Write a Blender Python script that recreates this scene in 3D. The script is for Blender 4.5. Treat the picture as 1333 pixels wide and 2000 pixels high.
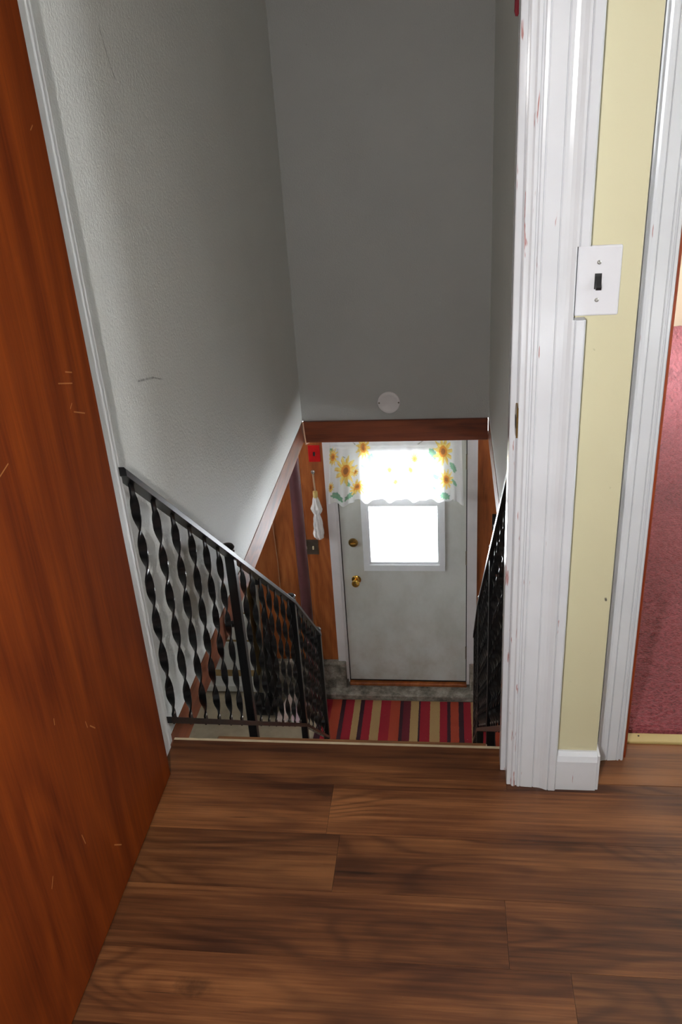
import bpy, bmesh, math, random
from mathutils import Vector, Matrix
random.seed(7)
for o in list(bpy.data.objects):
    bpy.data.objects.remove(o, do_unlink=True)
S = bpy.context.scene
COL = S.collection

# ------------------------------------------------------------------ camera
F_PX, YAW, PITCH, ROLL = 1680.565, 0.140186, 0.462215, 0.068863
CAM = Vector((0.6769, -1.5590, 1.3950))
fwd = Vector((-math.sin(YAW) * math.cos(PITCH), math.cos(YAW) * math.cos(PITCH), -math.sin(PITCH)))
rgt = Vector((math.cos(YAW), math.sin(YAW), 0))
dwn = fwd.cross(rgt)
r2 = math.cos(ROLL) * rgt + math.sin(ROLL) * dwn
d2 = -math.sin(ROLL) * rgt + math.cos(ROLL) * dwn
cam_d = bpy.data.cameras.new('camera')
cam = bpy.data.objects.new('camera', cam_d); COL.objects.link(cam)
mw = Matrix.Identity(4)
for i in range(3):
    mw[i][0] = r2[i]; mw[i][1] = -d2[i]; mw[i][2] = -fwd[i]; mw[i][3] = CAM[i]
cam.matrix_world = mw
cam_d.sensor_fit = 'VERTICAL'; cam_d.sensor_height = 24.0; cam_d.sensor_width = 16.0
cam_d.lens = F_PX / 2000 * 24.0
cam_d.clip_start = 0.02
S.camera = cam

# ------------------------------------------------------------------ sky, daylight, camera flash, exposure
SKY = 26.0
world = bpy.data.worlds.new('overcast_sky'); S.world = world
world.use_nodes = True
bg = world.node_tree.nodes['Background']
bg.inputs[0].default_value = (0.90, 0.95, 1.0, 1); bg.inputs[1].default_value = SKY

def portal(name, loc, direction, sx, sy):
    l = bpy.data.lights.new(name, 'AREA'); l.shape = 'RECTANGLE'; l.size = sx; l.size_y = sy
    l.cycles.is_portal = True
    o = bpy.data.objects.new(name, l); COL.objects.link(o); o.location = loc
    o.rotation_euler = Vector(direction).to_track_quat('-Z', 'Y').to_euler()
    return o
FLASH = 25.0
fl = bpy.data.lights.new('camera_flash', 'AREA'); fl.shape = 'RECTANGLE'; fl.size = 0.02; fl.size_y = 0.04
fl.energy = FLASH; fl.color = (1.0, 0.985, 0.96)
flo = bpy.data.objects.new('camera_flash', fl); COL.objects.link(flo)
flo.location = CAM - r2 * 0.17 + fwd * 0.03
flo.rotation_euler = fwd.to_track_quat('-Z', 'Y').to_euler()

S.view_settings.view_transform = 'Standard'
S.view_settings.look = 'None'
S.view_settings.exposure = 0.0
S.view_settings.gamma = 1.0
S.view_settings.use_curve_mapping = False

# ------------------------------------------------------------------ node helpers
def srgb(r, g, b):
    f = lambda c: (c / 12.92 if c <= 0.04045 else ((c + 0.055) / 1.055) ** 2.4)
    return (f(r / 255), f(g / 255), f(b / 255), 1)

class NT:
    def __init__(s, name):
        s.m = bpy.data.materials.new(name); s.m.use_nodes = True
        s.t = s.m.node_tree; s.b = s.t.nodes['Principled BSDF']; s.out = s.t.nodes['Material Output']
        s.pos = s.t.nodes.new('ShaderNodeNewGeometry').outputs['Position']
    def n(s, k, **kw):
        x = s.t.nodes.new(k)
        for a, v in kw.items(): setattr(x, a, v)
        return x
    def put(s, sock, v):
        if isinstance(v, bpy.types.NodeSocket): s.t.links.new(v, sock)
        elif v is not None:
            if isinstance(v, tuple) and len(v) == 3 and sock.type == 'RGBA': v = v + (1,)
            sock.default_value = v
    def math(s, op, a, b=None, c=None, clamp=False):
        x = s.n('ShaderNodeMath', operation=op, use_clamp=clamp)
        for i, v in enumerate((a, b, c)):
            if v is not None: s.put(x.inputs[i], v)
        return x.outputs[0]
    def mix(s, fac, a, b, mode='MIX'):
        x = s.n('ShaderNodeMix', data_type='RGBA', blend_type=mode)
        s.put(x.inputs[0], fac); s.put(x.inputs[6], a); s.put(x.inputs[7], b)
        return x.outputs[2]
    def scl(s, v, sc, off=(0, 0, 0)):
        x = s.n('ShaderNodeMapping'); s.put(x.inputs[0], v)
        x.inputs['Scale'].default_value = sc; s.put(x.inputs['Location'], off)
        return x.outputs[0]
    def noise(s, v, scale, detail=4, rough=0.55, dist=0.0):
        x = s.n('ShaderNodeTexNoise'); s.put(x.inputs['Vector'], v)
        x.inputs['Scale'].default_value = scale; x.inputs['Detail'].default_value = detail
        x.inputs['Roughness'].default_value = rough; x.inputs['Distortion'].default_value = dist
        return x.outputs['Fac']
    def ramp(s, fac, stops, interp='LINEAR'):
        x = s.n('ShaderNodeValToRGB'); s.put(x.inputs[0], fac); cr = x.color_ramp; cr.interpolation = interp
        while len(cr.elements) < len(stops): cr.elements.new(0.5)
        for e, (p, c) in zip(cr.elements, stops):
            e.position = p; e.color = c if len(c) == 4 else tuple(c) + (1,)
        return x.outputs[0]
    def bump(s, h, strength=0.3, dist=0.002, prev=None):
        x = s.n('ShaderNodeBump'); s.put(x.inputs['Height'], h)
        x.inputs['Strength'].default_value = strength; x.inputs['Distance'].default_value = dist
        if prev is not None: s.put(x.inputs['Normal'], prev)
        return x.outputs[0]
    def fin(s, color=None, rough=0.5, normal=None, metal=0.0, spec=None, coat=None):
        if color is not None: s.put(s.b.inputs['Base Color'], color)
        s.put(s.b.inputs['Roughness'], rough); s.put(s.b.inputs['Metallic'], metal)
        if normal is not None: s.put(s.b.inputs['Normal'], normal)
        if spec is not None: s.b.inputs['Specular IOR Level'].default_value = spec
        if coat is not None:
            s.b.inputs['Coat Weight'].default_value = coat; s.b.inputs['Coat Roughness'].default_value = 0.12
        return s.m
    def segment(s, a, b, width):            # 1 on a thin mark between two world points
        ab = tuple(b[i] - a[i] for i in range(3)); L2 = sum(c * c for c in ab)
        d = s.n('ShaderNodeVectorMath', operation='SUBTRACT'); s.put(d.inputs[0], s.pos); d.inputs[1].default_value = a
        dt = s.n('ShaderNodeVectorMath', operation='DOT_PRODUCT'); s.put(dt.inputs[0], d.outputs[0]); dt.inputs[1].default_value = ab
        t = s.math('DIVIDE', dt.outputs['Value'], L2, clamp=True)
        sc = s.n('ShaderNodeVectorMath', operation='SCALE'); sc.inputs[0].default_value = ab; s.put(sc.inputs['Scale'], t)
        ds = s.n('ShaderNodeVectorMath', operation='DISTANCE'); s.put(ds.inputs[0], d.outputs[0]); s.put(ds.inputs[1], sc.outputs[0])
        m = s.n('ShaderNodeMapRange'); s.put(m.inputs[0], ds.outputs['Value'])
        m.inputs[1].default_value = width; m.inputs[2].default_value = width * 0.3
        return m.outputs[0]

def plain(name, c, rough=0.5, metal=0.0, var=0.08, scale=30, bump=0.0, bscale=200, spec=None, coat=None):
    n = NT(name)
    f = n.noise(n.pos, scale, 4)
    dark = tuple(x * (1 - var) for x in c[:3]); light = tuple(min(1, x * (1 + var)) for x in c[:3])
    col = n.ramp(f, [(0.3, dark), (0.7, light)])
    nm = n.bump(n.noise(n.pos, bscale, 2), bump, 0.002) if bump else None
    return n.fin(col, rough, nm, metal, spec, coat)

def wall_paint(name, c, marks=(), stipple=0.6, stain=0.06, rough=0.55):
    n = NT(name)
    big = n.noise(n.pos, 2.3, 4, 0.6)
    col = n.ramp(big, [(0.25, tuple(x * (1 - stain) for x in c[:3])), (0.75, c)])
    sp = n.noise(n.pos, 95, 2, 0.5)
    col = n.mix(n.ramp(sp, [(0.74, (0, 0, 0, 1)), (0.80, (0.35, 0.35, 0.35, 1))]), col, tuple(x * 0.45 for x in c[:3]))
    for a, b, w, k in marks:
        wob = n.noise(n.pos, 60, 3)
        col = n.mix(n.math('MULTIPLY', n.math('MULTIPLY', n.segment(a, b, w), k), n.ramp(wob, [(0.3, (0.2,) * 3), (0.6, (1,) * 3)])), col, (0.05, 0.045, 0.04, 1))
    h = n.noise(n.pos, 150, 2, 0.6)
    return n.fin(col, rough, n.bump(h, stipple, 0.004))

def wood(name, dark, mid, light, axis='x', ring=7.0, stretch=0.08, rough=0.4, per_object=False, scratches=None, knots=0.0, coat=0.0, contrast=1.0, spec=None, ringw=0.10):
    n = NT(name)
    sc = {'x': (stretch, 1, 1), 'y': (1, stretch, 1), 'z': (1, 1, stretch)}[axis]
    v = n.pos
    if per_object:
        oi = n.n('ShaderNodeObjectInfo')
        c = n.n('ShaderNodeCombineXYZ')
        n.put(c.inputs[0], n.math('MULTIPLY', oi.outputs['Random'], 31.0)); n.put(c.inputs[1], n.math('MULTIPLY', oi.outputs['Random'], 17.0)); n.put(c.inputs[2], n.math('MULTIPLY', oi.outputs['Random'], 7.0))
        ad = n.n('ShaderNodeVectorMath', operation='ADD'); n.put(ad.inputs[0], n.pos); n.put(ad.inputs[1], c.outputs[0]); v = ad.outputs[0]
    w = n.scl(v, sc)
    warp = n.noise(n.scl(v, {'x': (.28, 1, 1), 'y': (1, .28, 1), 'z': (1, 1, .28)}[axis]), ring, 2, 0.45, 0.6)
    rings = n.math('SINE', n.math('MULTIPLY', warp, 58.0))
    rings = n.math('MULTIPLY_ADD', rings, 0.5, 0.5)
    fine = n.noise(w, 130, 5, 0.65)
    broad = n.noise(w, 16, 4, 0.6, 0.4)
    f = n.math('ADD', n.math('MULTIPLY', broad, 0.62 * contrast), n.math('ADD', n.math('MULTIPLY', rings, ringw * contrast), n.math('MULTIPLY', fine, 0.34)))
    f = n.math('SUBTRACT', f, 0.31 * contrast - 0.31 + 0.03 + (ringw - .1) * .5)
    col = n.ramp(f, [(0.30, dark), (0.50, mid), (0.70, light)])
    if per_object:
        tone = n.ramp(oi.outputs['Random'], [(0.0, (0.74,) * 3), (0.5, (1.0,) * 3), (1.0, (1.16,) * 3)])
        col = n.mix(1.0, col, tone, 'MULTIPLY')
    if knots:
        vo = n.n('ShaderNodeTexVoronoi', feature='F1'); n.put(vo.inputs['Vector'], n.scl(v, {'x': (.5, 1, 1), 'y': (1, .5, 1), 'z': (1, 1, .5)}[axis])); vo.inputs['Scale'].default_value = knots
        k = n.ramp(n.math('ADD', vo.outputs['Distance'], n.math('MULTIPLY', n.noise(v, 70, 3), 0.16)), [(0.10, (1,) * 3), (0.17, (0,) * 3)])
        k = n.math('MULTIPLY', k, n.ramp(n.noise(v, 1.7, 1), [(.52, (0,) * 3), (.58, (1,) * 3)]))
        col = n.mix(n.math('MULTIPLY', k, 0.75), col, tuple(x * 0.35 for x in dark[:3]))
        # dark drying checks along the grain
        ck = n.noise(n.scl(v, {'x': (.05, 1, 1), 'y': (1, .05, 1), 'z': (1, 1, .05)}[axis], (3.3, 1.7, 0.2)), 42, 4, 0.6, 0.2)
        col = n.mix(n.ramp(ck, [(0.67, (0,) * 3), (0.73, (0.7,) * 3)]), col, tuple(x * 0.3 for x in dark[:3]))
    for a, b in (scratches or ()):
        m = n.segment(a, b, .0016)
        col = n.mix(n.math('MULTIPLY', m, .42), col, srgb(190, 132, 76))
    r = n.math('ADD', n.math('MULTIPLY', fine, 0.15), rough - 0.07)
    return n.fin(col, r, n.bump(fine, 0.06, 0.001), 0.0, spec, coat if coat else None)

def floor_wood():
    n = NT('laminate_plank_wood')
    oi = n.n('ShaderNodeObjectInfo'); R = oi.outputs['Random']
    c = n.n('ShaderNodeCombineXYZ')
    for i, k in enumerate((31.0, 17.0, 7.0)): n.put(c.inputs[i], n.math('MULTIPLY', R, k))
    ad = n.n('ShaderNodeVectorMath', operation='ADD'); n.put(ad.inputs[0], n.pos); n.put(ad.inputs[1], c.outputs[0]); v = ad.outputs[0]
    tone = n.noise(n.scl(v, (.22, 1, 1)), 9, 3, .5)
    streak = n.noise(n.scl(v, (.030, 1, 1)), 105, 6, .68)
    f = n.math('ADD', n.math('MULTIPLY', tone, .55), n.math('MULTIPLY', streak, .45))
    col = n.ramp(f, [(.37, srgb(56, 28, 14)), (.50, srgb(94, 55, 29)), (.63, srgb(130, 83, 47))])
    # cathedral figure: closed growth rings in gated patches
    warp = n.noise(n.scl(v, (.26, 1, 1)), 5.5, 1.5, .45, .25)
    line = n.math('POWER', n.math('MULTIPLY_ADD', n.math('SINE', n.math('MULTIPLY', warp, 105.0)), .5, .5), 2.5)
    gate = n.ramp(n.noise(n.scl(v, (.5, 1, 1)), 3.0, 1), [(.42, (0,) * 3), (.58, (1,) * 3)])
    col = n.mix(n.math('MULTIPLY', n.math('MULTIPLY', line, gate), .50), col, srgb(48, 23, 11))
    # drying cracks and small knots
    ck = n.noise(n.scl(v, (.035, 1, 1), (3.3, 1.7, .2)), 62, 4, .6)
    col = n.mix(n.ramp(ck, [(.685, (0,) * 3), (.72, (.75,) * 3)]), col, srgb(30, 15, 8))
    vo = n.n('ShaderNodeTexVoronoi', feature='F1'); n.put(vo.inputs['Vector'], n.scl(v, (.55, 1, 1))); vo.inputs['Scale'].default_value = 4.5
    k = n.ramp(n.math('ADD', vo.outputs['Distance'], n.math('MULTIPLY', n.noise(v, 60, 3), .12)), [(.085, (1,) * 3), (.16, (0,) * 3)])
    k = n.math('MULTIPLY', k, n.ramp(n.noise(v, 1.9, 1), [(.50, (0,) * 3), (.55, (1,) * 3)]))
    col = n.mix(n.math('MULTIPLY', k, .6), col, srgb(34, 16, 8))
    col = n.mix(1.0, col, n.ramp(R, [(0, (.70,) * 3), (.5, (.88,) * 3), (1, (1.02,) * 3)]), 'MULTIPLY')
    scuff = n.ramp(n.noise(n.pos, 55, 3, .55), [(.74, (0,) * 3), (.80, (.22,) * 3)])
    col = n.mix(scuff, col, srgb(150, 130, 112))
    return n.fin(col, n.math('MULTIPLY_ADD', streak, .2, .36), n.bump(streak, .05, .001), 0.0, .35)

# ------------------------------------------------------------------ materials
M = {}
SCR = [((.041, -.263, .982), (.041, -.213, .966)), ((.041, -.229, .991), (.041, -.206, .983)), ((.041, -.228, .92), (.041, -.188, .903)), ((.041, -.239, .93), (.041, -.23, .936)), ((.041, -.502, .923), (.041, -.473, .930)), ((.041, -.174, 1.359), (.041, -.164, 1.365)), ((.041, -.436, .421), (.041, -.434, .407)), ((.041, -.424, .402), (.041, -.409, .384)), ((.041, -.538, .257), (.041, -.534, .233)), ((.041, -.441, .127), (.041, -.416, .10)), ((.041, -.659, .270), (.041, -.648, .284)), ((.041, -.529, .506), (.041, -.531, .496))]
M['stair_wall'] = wall_paint('stairwell_paint', srgb(224, 224, 219), marks=[
    ((-.05, .452, 1.533), (-.05, .475, 1.476), .0022, .8), ((-.05, .475, 1.476), (-.05, .500, 1.432), .0022, .8),
    ((-.05, .326, .795), (-.05, .431, .770), .004, .6), ((-.05, .431, .770), (-.05, .494, .745), .0026, .6)])
M['end_wall'] = wall_paint('shaded_stairwell_paint', srgb(168, 167, 163), stipple=0.25, stain=0.08)  # stairwell paint with a darker colour, so the end wall looks less lit
M['yellow'] = wall_paint('pale_yellow_paint', srgb(188, 181, 150), marks=[((.9745, -.11, .476), (.9755, -.11, .472), .003, 1.6)], stipple=0.05, stain=0.03, rough=0.5)
M['hall_white'] = wall_paint('white_ceiling_paint', srgb(228, 228, 224), stipple=0.15, stain=0.03)
M['beige'] = wall_paint('beige_paint', srgb(205, 190, 165), stipple=0.2)
def gloss_white():
    n = NT('chipped_gloss_white_paint')
    base = n.ramp(n.noise(n.pos, 7, 3), [(0.3, srgb(189, 190, 195)), (0.7, srgb(197, 198, 203))])
    st = n.scl(n.pos, (1, 1, 0.09))
    sp = n.n('ShaderNodeSeparateXYZ'); n.put(sp.inputs[0], n.pos)
    edge = n.ramp(n.math('MULTIPLY_ADD', sp.outputs[0], 5.0, -3.8), [(.20, (.075,) * 3), (.24, (.06,) * 3), (.34, (0,) * 3)])
    chip = n.ramp(n.math('ADD', n.noise(st, 120, 3, 0.6), edge), [(0.71, (0,) * 3), (0.735, (1,) * 3)])
    col = n.mix(n.math('MULTIPLY', chip, 0.8), base, srgb(150, 88, 80))
    return n.fin(col, 0.16, None, 0.0, 0.5)
M['trim_white'] = gloss_white()
M['frame_white'] = plain('dull_white_frame_paint', srgb(214, 208, 208), 0.45, var=0.06, scale=6)
M['jamb_white'] = plain('white_jamb_paint', srgb(222, 223, 222), 0.35, var=0.03, scale=8)
M['floor'] = floor_wood()
M['underlay'] = plain('dark_underlay', srgb(40, 28, 20), 0.8)
M['door_wood'] = wood('orange_brown_stained_door_veneer', srgb(66, 21, 5), srgb(98, 40, 10), srgb(122, 54, 14), 'z', ring=2.4, stretch=0.05, rough=0.75, scratches=SCR, contrast=0.8, spec=0.06)
M['fascia'] = wood('brown_stained_fascia', srgb(70, 34, 18), srgb(112, 58, 32), srgb(138, 78, 46), 'y', ring=5, stretch=0.05, rough=0.5, spec=.22)
M['beam'] = wood('brown_stained_beam', srgb(70, 30, 16), srgb(106, 50, 26), srgb(128, 66, 36), 'x', ring=5, stretch=0.05, rough=0.42)
M['panel'] = wood('brown_plywood_panel', srgb(116, 58, 26), srgb(154, 82, 38), srgb(180, 106, 54), 'z', ring=3, stretch=0.08, rough=0.42)
M['jamb_red'] = wood('red_brown_jamb', srgb(104, 38, 14), srgb(136, 56, 20), srgb(160, 76, 28), 'z', ring=4, stretch=.05, rough=.35)
M['jamb_orange'] = wood('orange_varnished_stop', srgb(160, 92, 26), srgb(196, 120, 38), srgb(214, 140, 54), 'z', ring=4, stretch=.05, rough=.3)
M['nosing'] = plain('pale_raw_edge', srgb(176, 158, 130), 0.5)
M['stair_wood'] = wood('stair_tread_wood', srgb(90, 56, 32), srgb(132, 88, 54), srgb(160, 112, 72), 'x', ring=5, stretch=.07, rough=.5)
M['black_iron'] = plain('glossy_black_iron', srgb(11, 11, 12), 0.28, 0.0, var=0.15, scale=60, bump=0.03, bscale=300, spec=0.45)
M['screw'] = plain('bright_screw', srgb(200, 198, 190), 0.3, 0.9)
M['door_white'] = None
def ext_door():
    n = NT('grey_white_door_paint')
    g = n.ramp(n.noise(n.scl(n.pos, (1, 1, .6)), 4.5, 5, 0.6), [(0.35, srgb(196, 196, 188)), (0.62, srgb(212, 213, 208))])
    sep = n.n('ShaderNodeSeparateXYZ'); n.put(sep.inputs[0], n.pos)
    dirt = n.math('MULTIPLY', n.ramp(n.noise(n.pos, 9, 4, .65), [(0.45, (0,) * 3), (0.7, (1,) * 3)]), n.ramp(n.math('MULTIPLY_ADD', sep.outputs[2], -0.5, -0.6), [(0.3, (0,) * 3), (0.65, (.32,) * 3)]))
    col = n.mix(dirt, g, srgb(150, 122, 88))
    return n.fin(col, 0.4)
M['door_white'] = ext_door()
M['vinyl'] = plain('white_vinyl', srgb(232, 234, 236), 0.35, var=0.02)
M['brass'] = plain('polished_brass', srgb(214, 170, 84), 0.2, 1.0, var=0.1)
M['old_brass'] = plain('tarnished_brass', srgb(120, 92, 48), 0.35, 0.9, var=0.4, scale=150)
M['dark_brass'] = plain('aged_brass', srgb(150, 122, 74), 0.3, 1.0, var=0.25, scale=90)
M['hinge'] = plain('dull_steel_hinge', srgb(120, 108, 92), 0.4, 0.7)
M['rubber'] = plain('black_weatherstrip', srgb(32, 26, 22), 0.7)
M['switch_white'] = plain('white_plastic', srgb(196, 195, 200), 0.3, var=0.015)
M['black_plastic'] = plain('black_plastic', srgb(24, 23, 24), 0.35)
M['ivory'] = plain('ivory_plastic', srgb(214, 202, 168), 0.4)
M['red_plate'] = plain('red_enamel_plate', srgb(186, 22, 22), 0.35, var=0.1)
M['bronze_plate'] = plain('bronze_metal_plate', srgb(112, 100, 88), 0.35, 0.7, var=0.15)
M['purple_pipe'] = plain('purple_brown_pipe_paint', srgb(88, 50, 52), 0.4, var=0.12, scale=14)
M['steel'] = plain('brushed_steel', srgb(178, 176, 172), 0.3, 0.9)
M['umbrella_cloth'] = plain('off_white_cloth', srgb(222, 216, 212), 0.8, var=0.06, scale=40, bump=0.3, bscale=120)
M['yellow_wood'] = plain('pale_yellow_wood', srgb(206, 178, 110), 0.5)
M['cable'] = plain('tan_cable', srgb(176, 140, 112), 0.5)
M['threshold_yellow'] = plain('pale_yellow_threshold_paint', srgb(172, 152, 98), 0.5, var=0.04, scale=9)
M['white_paint'] = plain('white_furniture_paint', srgb(218, 218, 212), 0.45, var=0.04)
M['tan_wood'] = plain('tan_raw_wood', srgb(168, 138, 88), 0.6)
M['grey_plastic'] = plain('grey_plastic', srgb(92, 92, 92), 0.4)
M['shoe_pale'] = plain('pale_shoe_leather', srgb(214, 196, 186), 0.5)
M['shoe_pink'] = plain('pale_pink_shoe_leather', srgb(206, 176, 184), 0.5)
M['red_strap'] = plain('dark_red_webbing', srgb(128, 24, 40), 0.7, var=0.15, bump=0.3, bscale=400)
M['block'] = plain('grey_concrete_block', srgb(132, 130, 124), 0.85, var=0.18, scale=26, bump=0.6, bscale=130)
def concrete():
    n = NT('stained_grey_concrete')
    a = n.noise(n.pos, 14, 6, 0.7); b = n.noise(n.scl(n.pos, (.5, 1, 1.5)), 26, 5, .7)
    col = n.ramp(a, [(0.3, srgb(64, 60, 52)), (0.5, srgb(128, 120, 108)), (0.72, srgb(186, 178, 164))])
    col = n.mix(n.ramp(b, [(.6, (0,) * 3), (.72, (.6,) * 3)]), col, srgb(50, 46, 40))
    col = n.mix(n.ramp(n.noise(n.pos, 7, 3), [(.62, (0,) * 3), (.72, (.4,) * 3)]), col, srgb(150, 86, 74))
    return n.fin(col, 0.75, n.bump(a, 0.5, 0.006))
M['concrete'] = concrete()
M['basement_floor'] = plain('beige_basement_floor', srgb(168, 154, 130), 0.6, var=0.12, scale=12, bump=0.1)
def carpet():
    n = NT('rose_carpet_pile')
    a = n.noise(n.scl(n.pos, (.55, 1, 1)), 230, 3, 0.7); b = n.noise(n.scl(n.pos, (1, .5, 1)), 5, 3)
    f = n.math('ADD', n.math('MULTIPLY', a, .75), n.math('MULTIPLY', b, .25))
    col = n.ramp(f, [(0.32, srgb(70, 20, 28)), (0.52, srgb(128, 50, 58)), (0.7, srgb(160, 80, 86))])
    n.b.inputs['Sheen Weight'].default_value = 0.1
    return n.fin(col, 0.95, n.bump(a, 0.9, 0.008))
M['carpet'] = carpet()
def rug_mat():
    n = NT('striped_rug_weave')
    red, dk, og, be = srgb(152, 18, 34), srgb(58, 24, 34), srgb(168, 62, 34), srgb(176, 142, 92)
    mar = srgb(104, 20, 32)
    edges = [(-.30, dk), (-.19, red), (-.15, og), (-.08, dk), (-.055, red), (.008, be), (.055, dk), (.08, red), (.136, be), (.194, red), (.262, og), (.327, dk), (.352, mar), (.404, be), (.456, dk), (.470, red), (.535, be), (.602, red), (.650, dk), (.672, og), (.728, dk), (.761, red), (.812, be), (.862, red), (.91, dk), (.96, og), (1.02, be), (1.06, red)]
    sep = n.n('ShaderNodeSeparateXYZ'); n.put(sep.inputs[0], n.pos)
    x0, x1 = -.30, 1.12
    col = n.ramp(n.math('DIVIDE', n.math('SUBTRACT', n.math('ADD', sep.outputs[0], n.math('MULTIPLY', n.noise(n.pos, 60, 2), .006)), x0 + .003), x1 - x0), [((e - x0) / (x1 - x0), c) for e, c in edges], 'CONSTANT')
    pile = n.noise(n.pos, 420, 2, .6)
    col = n.mix(.35, col, n.ramp(pile, [(.3, (.3,) * 3), (.7, (1,) * 3)]), 'MULTIPLY')
    lint = n.ramp(n.noise(n.pos, 85, 2, .5), [(.765, (0,) * 3), (.80, (1,) * 3)])
    col = n.mix(n.math('MULTIPLY', lint, .7), col, srgb(190, 170, 160))
    return n.fin(col, 0.95, n.bump(pile, .6, .004))
# split in two ramps is not needed: a ramp holds 32 stops
M['rug'] = rug_mat()
def glass():
    n = NT('window_glass')
    tr = n.n('ShaderNodeBsdfTransparent'); gl = n.n('ShaderNodeBsdfGlossy'); gl.inputs['Roughness'].default_value = 0.02
    fr = n.n('ShaderNodeFresnel'); fr.inputs[0].default_value = 1.45
    mx = n.n('ShaderNodeMixShader'); n.put(mx.inputs[0], fr.outputs[0]); n.put(mx.inputs[1], tr.outputs[0]); n.put(mx.inputs[2], gl.outputs[0])
    n.t.links.new(mx.outputs[0], n.out.inputs[0]); return n.m
M['glass'] = glass()
def curtain_mat():
    n = NT('sunflower_print_cloth')
    at = n.n('ShaderNodeVertexColor', layer_name='print')
    c = n.mix(0.12, at.outputs[0], n.ramp(n.noise(n.pos, 300, 2), [(.3, (.75,) * 3), (.7, (1,) * 3)]), 'MULTIPLY')
    df = n.n('ShaderNodeBsdfDiffuse'); tl = n.n('ShaderNodeBsdfTranslucent')
    n.put(df.inputs[0], c); n.put(tl.inputs[0], c)
    mx = n.n('ShaderNodeMixShader'); mx.inputs[0].default_value = 0.5
    n.put(mx.inputs[1], df.outputs[0]); n.put(mx.inputs[2], tl.outputs[0])
    n.t.links.new(mx.outputs[0], n.out.inputs[0]); return n.m
M['curtain'] = curtain_mat()

# ------------------------------------------------------------------ mesh helpers
def add_box(bm, lo, hi, bevel=0.0, seg=1):
    r = bmesh.ops.create_cube(bm, size=1.0)
    vs = r['verts']
    for v in vs:
        v.co = Vector([(lo[i] + hi[i]) / 2 + v.co[i] * (hi[i] - lo[i]) for i in range(3)])
    if bevel:
        es = list({e for v in vs for e in v.link_edges})
        bmesh.ops.bevel(bm, geom=es, offset=bevel, segments=seg, affect='EDGES', profile=0.5)

def add_prism(bm, pts, fn, a, b):
    """closed polygon pts (2D) extruded from parameter a to b; fn(p, t) -> 3D"""
    A = [bm.verts.new(fn(p, a)) for p in pts]; B = [bm.verts.new(fn(p, b)) for p in pts]
    n = len(pts)
    for i in range(n):
        bm.faces.new((A[i], A[(i + 1) % n], B[(i + 1) % n], B[i]))
    bm.faces.new(A[::-1]); bm.faces.new(B)

def add_tube(bm, path, r, seg=10, cap=True):
    path = [Vector(p) for p in path]; rings = []
    rr = r if isinstance(r, (list, tuple)) else [r] * len(path)
    prev = None
    for i, p in enumerate(path):
        t = (path[min(i + 1, len(path) - 1)] - path[max(i - 1, 0)]).normalized()
        if prev is None:
            u = t.orthogonal().normalized()
        else:
            u = (prev - t * prev.dot(t)).normalized()
        prev = u; w = t.cross(u)
        rings.append([bm.verts.new(p + (u * math.cos(2 * math.pi * k / seg) + w * math.sin(2 * math.pi * k / seg)) * rr[i]) for k in range(seg)])
    for a, b in zip(rings, rings[1:]):
        for k in range(seg):
            bm.faces.new((a[k], a[(k + 1) % seg], b[(k + 1) % seg], b[k]))
    if cap:
        bm.faces.new(rings[0][::-1]); bm.faces.new(rings[-1])

def add_lathe(bm, prof, origin, axis='z', seg=20, sx=1.0, sy=1.0):
    """prof list of (radius, height)"""
    O = Vector(origin); rings = []
    for r, h in prof:
        ring = []
        for k in range(seg):
            a = 2 * math.pi * k / seg; u, v = r * math.cos(a) * sx, r * math.sin(a) * sy
            p = {'z': (u, v, h), 'y': (u, h, v), 'x': (h, u, v)}[axis]
            ring.append(bm.verts.new(O + Vector(p)))
        rings.append(ring)
    for a, b in zip(rings, rings[1:]):
        for k in range(seg):
            bm.faces.new((a[k], a[(k + 1) % seg], b[(k + 1) % seg], b[k]))
    bm.faces.new(rings[0][::-1]); bm.faces.new(rings[-1])

def build(name, bm, mat, parent=None, smooth=False, **props):
    bmesh.ops.recalc_face_normals(bm, faces=bm.faces)
    lo = Vector([min(v.co[i] for v in bm.verts) for i in range(3)]); hi = Vector([max(v.co[i] for v in bm.verts) for i in range(3)])
    c = Vector(((lo.x + hi.x) / 2, (lo.y + hi.y) / 2, lo.z))
    for v in bm.verts: v.co -= c
    me = bpy.data.meshes.new(name); bm.to_mesh(me); bm.free()
    me.materials.append(mat)
    o = bpy.data.objects.new(name, me); COL.objects.link(o); o.location = c
    if smooth:
        for p in me.polygons: p.use_smooth = True
        try:
            me.set_sharp_from_angle(angle=math.radians(38))
        except Exception: pass
    if parent is not None: attach(o, parent)
    for k, v in props.items(): o[k] = v
    return o

def world_loc(o):
    p = Vector(o.location)
    while o.parent is not None:
        o = o.parent; p = p + Vector(o.location)
    return p
def attach(o, parent):
    o.parent = parent; o.location = Vector(o.location) - world_loc(parent)

def box(name, lo, hi, mat, parent=None, bevel=0.0, seg=1, **props):
    bm = bmesh.new(); add_box(bm, lo, hi, bevel, seg)
    return build(name, bm, mat, parent, False, **props)

def boxes(name, lst, mat, parent=None, **props):
    bm = bmesh.new()
    for lo, hi in lst: add_box(bm, lo, hi)
    return build(name, bm, mat, parent, False, **props)

def thing(name, label, cat, loc, group=None, kind=None):
    o = bpy.data.objects.new(name, None); COL.objects.link(o); o.location = loc
    o.empty_display_size = 0.1
    o['label'] = label; o['category'] = cat
    if group: o['group'] = group
    if kind: o['kind'] = kind
    return o
def tag(o, label, cat, group=None):
    o['label'] = label; o['category'] = cat
    if group: o['group'] = group
    return o
def struct(o, label, cat):
    o['kind'] = 'structure'; o['label'] = label; o['category'] = cat
    return o

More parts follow.
